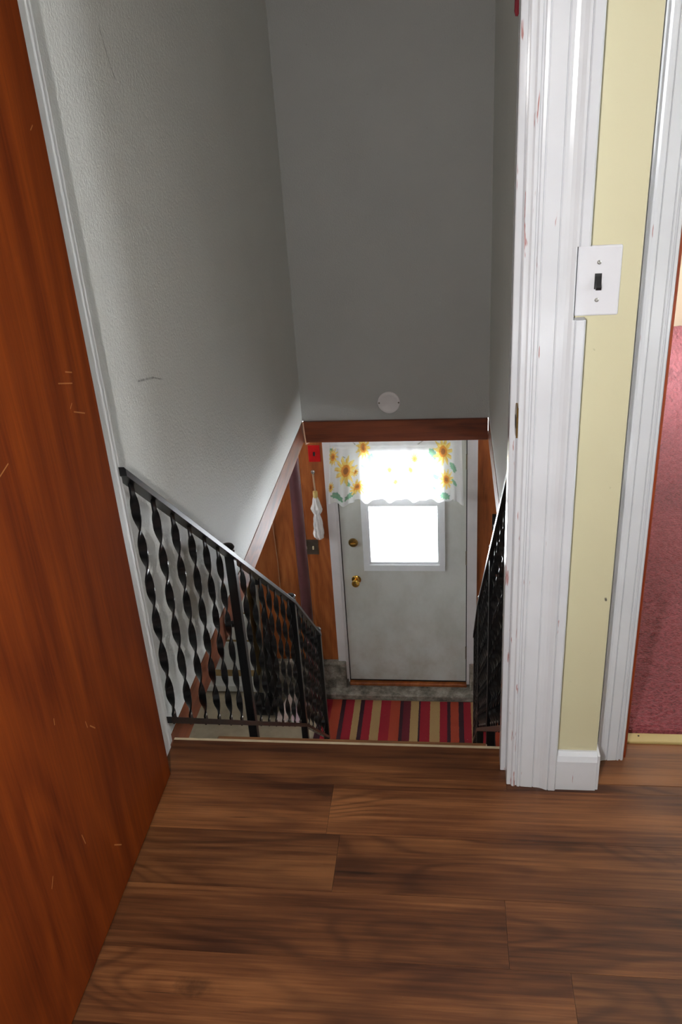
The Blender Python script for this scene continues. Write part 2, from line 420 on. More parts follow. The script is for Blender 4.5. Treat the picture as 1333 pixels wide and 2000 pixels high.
# ------------------------------------------------------------------ levels
XL, XR = -0.05, 0.87            # stairwell side walls
YB = 2.428                      # stairwell end wall
ZT, ZB = -0.102, -0.210         # fascia top / bottom
ZC = 2.44                       # ceiling
ZF = -2.50                      # lower floor
YE = 3.354                      # outside wall, inner face
YW, YW2 = -0.110, -0.020        # hall wall plane, set-back wall plane

# ------------------------------------------------------------------ hall floor with planks
fl_o = boxes('floor', [((-1.2, -3.6, -.25), (2.6, YW, -.013)), ((.012, YW, -.25), (.797, -.004, -.013)), ((.98, YW, -.25), (2.6, .025, -.013))], M['underlay'])
struct(fl_o, 'brown wood-look plank floor of the upstairs hall', 'floor')
PW = 0.1415
def plank(x0, x1, y0, y1):
    g = 0.0003
    bm = bmesh.new(); add_box(bm, (x0 + g, y0 + g, -.013), (x1 - g, y1 - g, 0.0))
    build('plank', bm, M['floor'], fl_o)
joints = {1: [.418], 2: [.447], 3: [.776], 4: [.88], 5: [.25, 1.3], 6: [.66], 7: [.1, 1.25], 8: [.8]}
row = 0
y1 = -.006
while y1 > -2.6:
    y0 = -.135 - PW * row if row else -.135
    if row == 0:
        plank(.012, .797, YW, -.006); plank(.012, .797, y0, YW)
    else:
        js = joints.get(row, [(row * .37) % 1.2])
        xs = [-.6] + [j for j in js] + [2.2]
        for a, b in zip(xs, xs[1:]): plank(a, b, y0, y1)
    y1 = y0; row += 1
plank(.985, 2.2, YW + .002, .024); plank(.797, 2.2, -.135, YW + .001)
# raw nosing edge at the top of the stairs
struct(box('trim_1', (.012, -.0055, -.030), (.797, .001, .0005), M['nosing']), 'thin pale nosing strip along the floor edge at the top of the stairs', 'trim')

# ------------------------------------------------------------------ stairwell shell
struct(box('wall_left', (XL - .12, .0, ZT), (XL, YB + .12, ZC), M['stair_wall']), 'scuffed off-white left wall of the stairwell', 'wall')
struct(box('wall_right', (XR, .0, ZT), (XR + .10, YB + .12, ZC), M['stair_wall']), 'narrow grey right wall of the stairwell beside the white door casing', 'wall')
struct(box('wall_back', (XL, YB, ZT), (XR, YB + .12, ZC), M['end_wall']), 'tall end wall of the stairwell, its paint darkened for shade, above the brown beam', 'wall')
struct(box('ceiling', (XL - .12, -.11, ZC), (XR + .12, YB + .2, ZC + .1), M['hall_white']), 'white ceiling over the stairwell', 'ceiling')
struct(box('trim_2', (XL - .10, .004, ZB), (XL + .002, YB + .002, ZT), M['fascia']), 'brown wood board along the foot of the left stairwell wall', 'trim')
struct(box('trim_3', (XR - .002, .004, ZB), (XR + .08, YB + .002, ZT), M['fascia']), 'brown wood board along the foot of the right stairwell wall', 'trim')
struct(box('trim_4', (XL + .004, YB - .016, ZB - .003), (XR - .004, YB + .10, ZT), M['beam'], bevel=.002), 'dark brown beam across the stairwell above the curtained back door', 'beam')

# round cover plate on the end wall
t = thing('cover_plate', 'round white cover plate on the end wall just above the brown beam', 'cover plate', (.387, YB, -.068))
bm = bmesh.new(); add_lathe(bm, [(.0545, 0), (.0555, -.003), (.053, -.006), (.041, -.0068), (.038, -.005), (.001, -.005)], (.387, YB, -.014), 'y', 32)
build('plate', bm, M['frame_white'], t, True)
for sx in (-.0475, .0475):
    bm = bmesh.new(); add_lathe(bm, [(.004, 0), (.004, -.002), (.002, -.003)], (.387 + sx, YB - .0055, -.014), 'y', 10)
    build('screw', bm, M['hinge'], t)

# red strap on the right wall
bm = bmesh.new(); add_tube(bm, [(XR - .024, .88, 1.512), (XR - .023, .88, 1.522), (XR - .021, .88, 1.56), (XR - .012, .88, 2.0)], [.003, .007, .008, .008], 8)
tag(build('strap', bm, M['red_strap'], None, True), 'dark red strap end hanging on the right stairwell wall at the top', 'strap')

# ------------------------------------------------------------------ hall wall, casings, jambs
def prof_casing(scale=1.0, cut=None):
    p = [(0, 0), (0, .009), (.003, .0125), (.008, .0125), (.0095, .0095), (.012, .0095), (.0135, .013), (.018, .0135), (.0195, .0112), (.0215, .0128),
         (.045, .0142), (.0462, .0118), (.0482, .0138), (.054, .0140), (.060, .0150), (.066, .0170), (.072, .0200), (.0760, .0212), (.0772, .0190), (.0790, .0215), (.0915, .0222), (.094, .0200), (.094, 0)]
    if cut: p = [q for q in p if q[0] < cut] + [(cut, .0195), (cut, 0)]
    return [(a * scale, b) for a, b in p]
def casing(name, x_in, sign, yplane, z0, z1, scale=1.0, notch=None, mat='trim_white'):
    bm = bmesh.new()
    fn = lambda p, t: (x_in + sign * p[0], yplane - p[1], t)
    if notch:
        za, zb, cut = notch
        add_prism(bm, prof_casing(scale), fn, z0, za); add_prism(bm, prof_casing(scale, cut), fn, za, zb); add_prism(bm, prof_casing(scale), fn, zb, z1)
    else:
        add_prism(bm, prof_casing(scale), fn, z0, z1)
    return build(name, bm, M[mat])
XJ = .797                        # right jamb face
struct(boxes('wall_front', [((-1.2, YW, 0), (-.02, .0, ZC)), ((-.02, YW, 2.06), (.815, .0, ZC)), ((.815, YW, 0), (.984, .0, ZC)), ((.984, YW2, 2.06), (2.6, .06, ZC)), ((.984, YW2, 0), (1.045, .06, 2.06)), ((1.9, YW2, 0), (2.6, .06, 2.06))], M['yellow']), 'pale yellow hall wall around the stair doorway', 'wall')
struct(casing('trim_5', .806, 1, YW, 0.0, 2.08, notch=(1.024, 1.141, .074)), 'chipped glossy white moulded door casing right of the stairs', 'door casing')
struct(casing('trim_6', -.012, -1, YW, 0.0, 2.08), 'white moulded door casing hidden behind the open brown door', 'door casing')
struct(casing('trim_7', 1.060, -1, YW2, 0.0, 2.08, scale=.78, mat='trim_white'), 'white moulded casing of the carpeted room doorway', 'door casing')
# right jamb with stop, left jamb with stop
bm = bmesh.new(); add_box(bm, (XJ, -.119, 0), (XJ + .018, .012, 2.06), .0015); add_box(bm, (XJ - .011, -.076, 0), (XJ + .001, -.032, 2.06), .0015)
struct(build('trim_8', bm, M['trim_white']), 'chipped white door jamb with stop at the right of the stairs', 'door jamb')
bm = bmesh.new(); add_box(bm, (-.018, -.119, -.02), (0.0, .012, 2.06), .0015); add_box(bm, (-.001, -.072, -.02), (.012, -.030, 2.06), .0015)
struct(build('trim_9', bm, M['jamb_white']), 'white door jamb strip beside the open brown door', 'door jamb')
boxes_head = box('trim_10', (-.018, -.119, 2.042), (.815, .012, 2.06), M['trim_white']); struct(boxes_head, 'white head jamb above the stair doorway', 'door jamb')
# strike plate on the right jamb
t = thing('strike_plate', 'tarnished brass strike plate set into the white jamb right of the stairs', 'strike plate', (XJ, -.098, .80))
bm = bmesh.new()
pts = [(-.118, -.028), (-.118, .028)] + [(-.098 + .019 * math.sin(a), .030 * math.cos(a)) for a in [math.pi * k / 10 for k in range(0, 11)]]
add_prism(bm, pts, lambda p, t_: (t_, p[0], .842 + p[1]), XJ - .0025, XJ + .002)
build('plate', bm, M['old_brass'], t)
box('latch_hole', (XJ - .0032, -.110, .829), (XJ - .0020, -.092, .849), M['rubber'], t)
# wooden jamb + stop of second doorway
struct(box('trim_11', (1.045, YW2 - .004, 0), (1.0665, .10, 2.06), M['jamb_red'], bevel=.001), 'red-brown wooden jamb of the carpeted room doorway', 'door jamb')
struct(box('trim_12', (1.0665, .062, 0.012), (1.0800, .10, 2.05), M['jamb_orange'], bevel=.001), 'orange varnished door stop of the carpeted room doorway', 'door stop')
# baseboard wrapping the outside corner
bm = bmesh.new()
pf = [(0, 0), (.018, 0), (.018, .078), (.014, .090), (.005, .096), (0, .096)]
add_prism(bm, pf, lambda p, t_: (t_, YW - p[0], p[1]), .9005, .984 + 0.0)
add_box(bm, (.984, YW - .016, 0), (.990, YW2 - .016, .094), .001)
struct(build('baseboard_right', bm, M['trim_white']), 'short white baseboard under the yellow wall between the two casings', 'baseboard')
# threshold strip with nail
t = thing('threshold_strip', 'pale yellow threshold strip at the edge of the rose carpet', 'threshold', (1.5, .039, 0))
box('strip', (1.0665, .024, -.01), (1.9, .054, .006), M['threshold_yellow'], t, bevel=.002)
for nx in (1.107, 1.30, 1.5, 1.7):
    bm = bmesh.new(); add_lathe(bm, [(.0022, 0), (.0022, .0012), (.001, .0016)], (nx, .043, .0055), 'z', 10)
    build('nail', bm, M['rubber'], t)
# light switch
t = thing('light_switch', 'white light switch with black toggle on the yellow hall wall', 'light switch', (.9175, YW, 1.027))
sx0, sx1, sz0, sz1 = .8825, .9525, 1.027, 1.139
bm = bmesh.new(); add_box(bm, (sx0, YW - .0065, sz0), (sx1, YW + .001, sz1), .0028, 2)
pl = build('plate', bm, M['switch_white'], t)
szc = (sz0 + sz1) / 2
box('slot', (.9115, YW - .0072, szc - .0125), (.9225, YW - .006, szc + .0125), M['black_plastic'], t)
bm = bmesh.new(); add_prism(bm, [(-.0065, -.011), (-.0065, .009), (-.010, .004), (-.018, -.008), (-.0165, -.0125)], lambda p, t_: (t_, YW + p[0], szc + p[1]), .9128, .9212)
build('toggle', bm, M['black_plastic'], t)
for dz in (-.030, .030):
    bm = bmesh.new(); add_lathe(bm, [(.0034, 0), (.0034, -.001), (.002, -.0018)], (.917, YW - .0062, szc + dz), 'y', 12)
    build('screw', bm, M['steel'], t)

# ------------------------------------------------------------------ brown open door
DY0 = -.128
d = thing('door_1', 'open orange-brown flush wooden door at the left edge', 'door', (.022, DY0 - .4, .008), kind='structure')
bm = bmesh.new(); add_box(bm, (.006, DY0 - .80, .008), (.041, DY0, 2.03), .0015)
build('door_leaf', bm, M['door_wood'], d)
for hz in (.25, 1.0, 1.78):
    bm = bmesh.new(); add_tube(bm, [(.003, DY0 + .004, hz), (.003, DY0 + .004, hz + .09)], .005, 10)
    build('hinge', bm, M['hinge'], d)
bm = bmesh.new(); add_lathe(bm, [(.03, 0), (.031, .004), (.014, .008), (.012, .03), (.025, .042), (.028, .055), (.02, .066), (.004, .07)], (.041, DY0 - .735, .98), 'x', 18)
build('knob', bm, M['brass'], d, True)

# ------------------------------------------------------------------ hall shell behind the camera, carpeted room
struct(boxes('wall_hall', [((-1.3, -3.7, 0), (-1.2, YW, ZC)),
    ((-1.3, -3.8, 0), (2.7, -3.7, ZC)),
    ((2.6, -3.7, 0), (2.7, YW2, 1.05)), ((2.6, -3.7, 2.0), (2.7, YW2, ZC)), ((2.6, -3.7, 1.05), (2.7, -1.32, 2.0)), ((2.6, -.90, 1.05), (2.7, YW2, 2.0))], M['yellow']), 'pale yellow hall walls behind the viewer with an opening for the added window', 'wall')
struct(box('ceiling', (-1.3, -3.8, ZC), (2.7, -.11, ZC + .1), M['hall_white']), 'white ceiling of the upstairs hall', 'ceiling')
cf = box('floor', (1.0665, .05, -.25), (4.2, 3.7, -.004), M['underlay']); struct(cf, 'subfloor under the rose carpet of the side room', 'floor')
bm = bmesh.new()
NX, NY = 120, 160
gv = []
for j in range(NY + 1):
    r_ = []
    for i in range(NX + 1):
        x = 1.0665 + (2.4 - 1.0665) * i / NX; y = .0545 + (3.565 - .0545) * (j / NY) ** 1.6
        e = min(1, (j) / 2.0)
        r_.append(bm.verts.new((x, y, -.002 + (.012 + .004 * random.random()) * e)))
    gv.append(r_)
for j in range(NY):
    for i in range(NX):
        bm.faces.new((gv[j][i], gv[j][i + 1], gv[j + 1][i + 1], gv[j + 1][i]))
cp = build('carpet', bm, M['carpet']); cp['kind'] = 'stuff'; tag(cp, 'worn rose pink carpet in the side room', 'carpet')
struct(boxes('wall_side_room', [((XR + .10, 3.57, 0), (4.2, 3.67, ZC)), ((4.1, .06, 0), (4.2, 3.6, 1.1)), ((4.1, .06, 2.0), (4.2, 3.6, ZC)), ((4.1, .06, 1.1), (4.2, 1.0, 2.0)), ((4.1, 1.4, 1.1), (4.2, 3.6, 2.0)), ((2.6, -.02, 0), (4.2, .06, ZC))], M['beige']), 'beige walls of the carpeted side room', 'wall')
struct(box('ceiling', (XR + .1, .0, ZC), (4.2, 3.7, ZC + .1), M['hall_white']), 'white ceiling of the carpeted side room', 'ceiling')

def window(name, axis, c0, c1, z0, z1, pos, label):
    o = thing(name, label, 'window', ((c0 + c1) / 2 if axis == 'y' else pos, (c0 + c1) / 2 if axis == 'x' else pos, z0), kind='structure')
    def B(a, b, za, zb, d0, d1):
        return ((a, pos + d0, za), (b, pos + d1, zb)) if axis == 'y' else ((pos + d0, a, za), (pos + d1, b, zb))
    w = .03; mid = (c0 + c1) / 2
    boxes('frame', [B(c0, c0 + w, z0, z1, -.03, .03), B(c1 - w, c1, z0, z1, -.03, .03), B(c0 + w, c1 - w, z0, z0 + w, -.03, .03), B(c0 + w, c1 - w, z1 - w, z1, -.03, .03), B(mid - .012, mid + .012, z0 + w, z1 - w, -.029, .029)], M['vinyl'], o)
    lo, hi = B(c0 + w, c1 - w, z0 + w, z1 - w, -.003, .003)
    box('pane', lo, hi, M['glass'], o)
window('added_window_1', 'x', -1.32, -.90, 1.05, 2.0, 2.65, 'white framed window added out of view in the right hall wall for side daylight')  # unseen window, added to throw daylight on the near left stairwell wall
window('added_window_2', 'x', 1.0, 1.4, 1.1, 2.0, 4.15, 'white framed window added out of view to light the carpeted side room')  # added out of view, sized for the light on the carpet
portal('added_hall_window_portal', (2.72, -1.11, 1.525), (-1, 0, 0), .95, .42)
portal('added_side_room_window_portal', (4.22, 1.2, 1.55), (-1, 0, 0), .9, .40)
window('added_window_3', 'x', .7, 2.9, -.70, -.26, 2.35, 'white framed window added out of view to brighten the lower level from the right')  # unseen, put in to lift the light around the back door
portal('added_lower_window_portal', (2.42, 1.8, -.48), (-1, 0, 0), .44, 2.2)
window('added_window_4', 'x', .7, 2.9, -.70, -.26, -2.55, 'white framed window added out of view to brighten the lower level from the left')  # its unseen counterpart, added so daylight reaches the lower floor from the left
portal('added_lower_left_window_portal', (-2.62, 1.8, -.48), (1, 0, 0), .44, 2.2)
portal('back_door_window_portal', (.38, YE + .12, -1.07), (0, -1, 0), .5, .86)

# ------------------------------------------------------------------ stairs
st = thing('staircase', 'steep wooden staircase going down from the hall', 'stairs', (.4, 1.4, ZF))
RISE, RUN = 2.5 / 12, .2310
for k in range(1, 12):
    y = RUN * (k - 1); z = -RISE * k
    box('tread', (.0325, y - .002, z - .032), (.7735, y + RUN + .018, z), M['stair_wood'], st, bevel=.004)
for k in range(1, 13):
    y = RUN * (k - 1)
    box('riser', (.0325, y + .004, -RISE * k), (.7735, y + .018, -RISE * (k - 1) - .034), M['white_paint'], st)
for x in (.017, .7735):
    bm = bmesh.new()
    add_prism(bm, [(.004, -.06), (.30, -.30 - .06), (2.66, ZF + .03), (2.58, ZF), (2.42, ZF), (.004, -.36)], lambda p, t_: (t_, p[0], p[1]), x, x + .015)
    build('stringer', bm, M['fascia'], st)

# ------------------------------------------------------------------ wrought iron railings
NY_ = [0.004, .722, 1.552, 2.100]
TOPZ = [.715, .108, -.596, -1.145]
BOTZ = [.052, -.570, -1.288, -1.842]
def lerp(y, zs):
    for i in range(3):
        if y <= NY_[i + 1] or i == 2:
            f = (y - NY_[i]) / (NY_[i + 1] - NY_[i]); return zs[i] + f * (zs[i + 1] - zs[i])
def baluster_mesh(turns=3.0):
    bm = bmesh.new(); H = 1.0; n = 64; w, th = .0098, .0022; rings = []
    for i in range(n + 1):
        z = i / n
        tt = min(1, max(0, (z - .045) / .91)); a = tt * turns * 2 * math.pi + math.pi / 2
        c, s = math.cos(a), math.sin(a)
        rings.append([bm.verts.new((u * c - v * s, u * s + v * c, z)) for u, v in ((-w, -th), (w, -th), (w, th), (-w, th))])
    for a, b in zip(rings, rings[1:]):
        for k in range(4): bm.faces.new((a[k], a[(k + 1) % 4], b[(k + 1) % 4], b[k]))
    bm.faces.new(rings[0][::-1]); bm.faces.new(rings[-1])
    bmesh.ops.recalc_face_normals(bm, faces=bm.faces)
    me = bpy.data.meshes.new('baluster'); bm.to_mesh(me); bm.free(); me.materials.append(M['black_iron'])
    for p in me.polygons: p.use_smooth = True
    me.set_sharp_from_angle(angle=math.radians(40))
    return me
BAL = baluster_mesh()
bm = bmesh.new(); add_lathe(bm, [(.0032, 0), (.0032, .0012), (.0015, .0022)], (0, 0, 0), 'x', 8)
me_s = bpy.data.meshes.new('screw'); bm.to_mesh(me_s); bm.free(); me_s.materials.append(M['screw'])
BALY = [.046, .154, .262, .370, .478, .586] + [.81, .918, 1.023, 1.128, 1.233, 1.338, 1.443] + [1.63, 1.72, 1.81, 1.90, 1.99]
def railing(x, side, label):
    r = thing('stair_railing', label, 'railing', (x, 1.05, -1.95), group='black iron railings of the stairs')
    for i in range(3):
        a, b = NY_[i], NY_[i + 1]
        bm = bmesh.new()
        prof = [(-.015, -.020), (.015, -.020), (.015, -.004), (.012, .000), (-.012, .000), (-.015, -.004)]
        y0, y1 = a, b
        A = [(x + p[0], y0, TOPZ[i] + p[1]) for p in prof]; B = [(x + p[0], y1, TOPZ[i + 1] + p[1]) for p in prof]
        va = [bm.verts.new(p) for p in A]; vb = [bm.verts.new(p) for p in B]
        for k in range(6): bm.faces.new((va[k], va[(k + 1) % 6], vb[(k + 1) % 6], vb[k]))
        bm.faces.new(va[::-1]); bm.faces.new(vb)
        build('top_rail', bm, M['black_iron'], r)
        bm = bmesh.new(); w = .011
        prof = [(-w, -.010), (w, -.010), (w, .010), (-w, .010)]
        va = [bm.verts.new((x + p[0], y0, BOTZ[i] + p[1])) for p in prof]; vb = [bm.verts.new((x + p[0], y1, BOTZ[i + 1] + p[1])) for p in prof]
        for k in range(4): bm.faces.new((va[k], va[(k + 1) % 4], vb[(k + 1) % 4], vb[k]))
        bm.faces.new(va[::-1]); bm.faces.new(vb)
        build('bottom_rail', bm, M['black_iron'], r)
    for i in (1, 2, 3):
        y = NY_[i]; px = x - side * .004
        bm = bmesh.new(); add_box(bm, (px - .0145, y - .0145, BOTZ[i] - (.14 if i < 3 else .10)), (px + .0145, y + .0145, TOPZ[i] + .002), .002)
        p = build('post', bm, M['black_iron'], r)
        bm = bmesh.new(); add_lathe(bm, [(.012, 0), (.012, .008), (.021, .012), (.0235, .018), (.020, .024), (.010, .028), (.002, .029)], (px - side * .006, y, TOPZ[i] + .001), 'z', 18)
        build('post_cap', bm, M['black_iron'], p, True)
        if i == 1:
            bm = bmesh.new(); add_tube(bm, [(px, y, -.155), (x - side * .045, y - .01, -.155)], .011, 10); build('wall_bracket', bm, M['black_iron'], p)
    for y in BALY:
        zt, zb = lerp(y, TOPZ) - .018, lerp(y, BOTZ) - .004
        o = bpy.data.objects.new('baluster', BAL); COL.objects.link(o); o.parent = r
        o.location = Vector((x + side * .002, y, zb)) - Vector(r.location); o.scale = (1, 1, zt - zb)
        sc = bpy.data.objects.new('screw', me_s); COL.objects.link(sc); sc.parent = o
        sc.location = (side * .0022 if side > 0 else side * .0022 - .0022, 0, .028 / (zt - zb)); sc.scale = (1, 1, 1 / (zt - zb))
    return r
railing(0.0, 1, 'black wrought iron stair railing with twisted balusters along the left wall')
railing(.806, -1, 'black wrought iron stair railing seen edge-on beside the right door casing')

# ------------------------------------------------------------------ lower level shell
struct(box('floor', (-2.5, -.4, ZF - .1), (2.3, 4.6, ZF), M['basement_floor']), 'dull beige floor of the lower level', 'floor')
struct(boxes('ceiling', [((-2.5, -.4, ZB - .02), (XL - .1, 4.6, ZB)), ((XR + .08, -.4, ZB - .02), (2.3, YE, ZB)), ((XL - .1, YB + .1, ZB - .02), (XR + .08, YE, ZB)), ((XL - .1, -.4, -.30), (XR + .08, -.02, -.25))], M['hall_white']), 'white ceiling of the lower level', 'ceiling')
struct(boxes('wall_basement', [((-2.6, -.4, ZF), (-2.5, 4.6, -.70)), ((-2.6, -.4, -.26), (-2.5, 4.6, -.20)), ((-2.6, -.4, -.70), (-2.5, .7, -.26)), ((-2.6, 2.9, -.70), (-2.5, 4.6, -.26)), ((2.3, -.4, ZF), (2.4, YE, -.70)), ((2.3, -.4, -.26), (2.4, YE, -.20)), ((2.3, -.4, -.70), (2.4, .7, -.26)), ((2.3, 2.9, -.70), (2.4, YE, -.26)), ((-2.6, -.5, ZF), (2.4, -.4, -.26)), ((-2.6, 4.5, ZF), (-.7, 4.6, -.26))], M['block']), 'grey concrete side walls of the lower level', 'wall')
# panelled outside wall: sheets as separate panels
bw = box('wall_outside', (-.64, YE + .012, ZF), (2.3, YE + .30, -2.26), M['concrete']); struct(bw, 'outside wall of the lower level with brown plywood panels', 'wall')
DX0, DX1 = -.027, .783
boxes('backing', [((-.64, YE + .012, -2.26), (DX0 - .012, YE + .30, -.21)), ((DX1 + .012, YE + .012, -2.26), (2.3, YE + .30, -.21)), ((DX0 - .012, YE + .012, -.36), (DX1 + .012, YE + .30, -.21))], M['concrete'], bw)
for x0, x1 in ((-.64, -.2495), (-.2485, -.100), (.848, 1.07), (1.071, 2.3)):
    box('panel', (x0, YE, -2.242), (x1, YE + .013, -.212), M['panel'], bw)
# concrete ledges and sill step
struct(box('trim_13', (-.66, YE - .052, ZF), (-.052, YE + .02, -2.243), M['concrete'], bevel=.006), 'stained concrete ledge left of the back door', 'ledge')
struct(box('trim_14', (.812, YE - .052, ZF), (2.3, YE + .02, -2.250), M['concrete'], bevel=.006), 'stained concrete ledge right of the back door', 'ledge')
struct(box('trim_15', (-.66, 3.232, ZF), (.95, YE + .02, -2.452), M['concrete'], bevel=.008), 'stained concrete sill step in front of the back door', 'sill')
# concrete block wall left, behind the drawers
cb = box('wall_blocks', (-2.5, 3.76, ZF), (-.64, 3.9, -.21), M['concrete']); struct(cb, 'grey concrete block wall behind the white drawers', 'wall')
bm = bmesh.new(); add_box(bm, (-.19, -.012, 0), (.19, .012, .19), .004)
proto = build('block', bm, M['block'], cb); base = Vector(proto.location)
first = True
for rI in range(9):
    for cI in range(4):
        x = -.86 - .40 * cI - (.2 if rI % 2 else 0); z = ZF + .005 + rI * .2
        o = proto if first else proto.copy()
        if not first: COL.objects.link(o)
        first = False
        o.parent = cb; o.location = Vector((x, 3.757, z)) - Vector(cb.location)
struct(box('wall_return', (-.66, YE + .02, ZF), (-.64, 3.9, -.21), M['concrete']), 'short concrete return beside the block wall', 'wall')

# ------------------------------------------------------------------ back door
YD = YE + .004
dr = thing('door_2', 'grey-white back door with a bright window at the bottom of the stairs', 'door', ((DX0 + DX1) / 2, YE + .03, -2.412), kind='structure')
WX0, WX1, WZ0, WZ1 = .113, .648, -1.512, -.62
boxes('door_leaf', [((DX0, YD, -2.412), (WX0 + .02, YD + .044, -.382)), ((WX1 - .02, YD, -2.412), (DX1, YD + .044, -.382)), ((WX0 + .02, YD, -2.412), (WX1 - .02, YD + .044, WZ0 + .02)), ((WX0 + .02, YD, WZ1 - .02), (WX1 - .02, YD + .044, -.382))], M['door_white'], dr)
wf = boxes('window_frame', [((WX0, YD - .012, WZ0), (WX0 + .036, YD + .04, WZ1)), ((WX1 - .036, YD - .012, WZ0), (WX1, YD + .04, WZ1)), ((WX0 + .036, YD - .0118, WZ0), (WX1 - .036, YD + .04, WZ0 + .043)), ((WX0 + .036, YD - .0118, WZ1 - .043), (WX1 - .036, YD + .04, WZ1))], M['vinyl'], dr)
boxes('sash', [((WX0 + .036, YD + .004, WZ0 + .043), (WX0 + .048, YD + .03, WZ1 - .04)), ((WX1 - .048, YD + .004, WZ0 + .043), (WX1 - .036, YD + .03, WZ1 - .04)), ((WX0 + .048, YD + .005, WZ0 + .043), (WX1 - .048, YD + .03, WZ0 + .058)), ((WX0 + .036, YD - .004, -1.040), (WX1 - .036, YD + .03, -.985))], M['vinyl'], wf)
box('pane', (WX0 + .048, YD + .014, WZ0 + .058), (WX1 - .048, YD + .018, -1.04), M['glass'], wf)
box('pane', (WX0 + .048, YD + .014, -.985), (WX1 - .048, YD + .018, WZ1 - .04), M['glass'], wf)
# knob and deadbolt
bm = bmesh.new(); add_lathe(bm, [(.031, 0), (.032, -.004), (.026, -.009), (.012, -.012), (.011, -.032), (.018, -.040), (.026, -.050), (.027, -.058), (.022, -.066), (.010, -.069), (.002, -.069)], (.056, YD, -1.585), 'y', 22)
kb = build('knob', bm, M['brass'], dr, True)
bm = bmesh.new(); add_lathe(bm, [(.009, 0), (.009, -.003), (.004, -.004)], (.056, YD - .068, -1.585), 'y', 12); build('knob_button', bm, M['dark_brass'], kb, True)
bm = bmesh.new(); add_lathe(bm, [(.031, 0), (.032, -.004), (.029, -.010), (.020, -.013), (.002, -.013)], (.050, YD, -1.303), 'y', 22)
db = build('deadbolt', bm, M['dark_brass'], dr, True)
box('thumb_turn', (.033, YD - .024, -1.309), (.067, YD - .012, -1.297), M['brass'], db, bevel=.003)
for hz in (-.737, -1.418, -2.17):
    bm = bmesh.new(); add_tube(bm, [(DX1 + .003, YD - .004, hz - .05), (DX1 + .003, YD - .004, hz + .05)], .006, 10)
    build('hinge', bm, M['hinge'], dr, True)
boxes('weather_strip', [((DX0 - .008, YD + .004, -2.42), (DX0 + .001, YD + .03, -.37)), ((DX1 - .001, YD + .004, -2.42), (DX1 + .006, YD + .03, -.37)), ((DX0, YD + .002, -2.424), (DX1, YD + .03, -2.410))], M['rubber'], dr)
# door frame
struct(boxes('trim_16', [((-.104, YE - .016, -2.246), (-.048, YE + .012, -.30)), ((-.052, YE - .012, -2.40), (-.033, YE + .06, -.30)), ((-.042, YE - .004, -2.43), (-.034, YE + .06, -.30))], M['frame_white']), 'flat white door frame board left of the back door', 'door frame')
struct(boxes('trim_17', [((.800, YE - .016, -2.252), (.852, YE + .012, -.30)), ((.789, YE - .012, -2.43), (.808, YE + .06, -.30))], M['frame_white']), 'flat white door frame board right of the back door', 'door frame')
struct(box('trim_18', (-.104, YE - .014, -.372), (.852, YE + .06, -.30), M['frame_white']), 'white head board over the back door', 'door frame')
struct(box('trim_19', (-.034, YE - .022, -2.452), (.79, YE + .07, -2.428), M['panel'], bevel=.004), 'orange-brown wooden threshold under the back door', 'threshold')

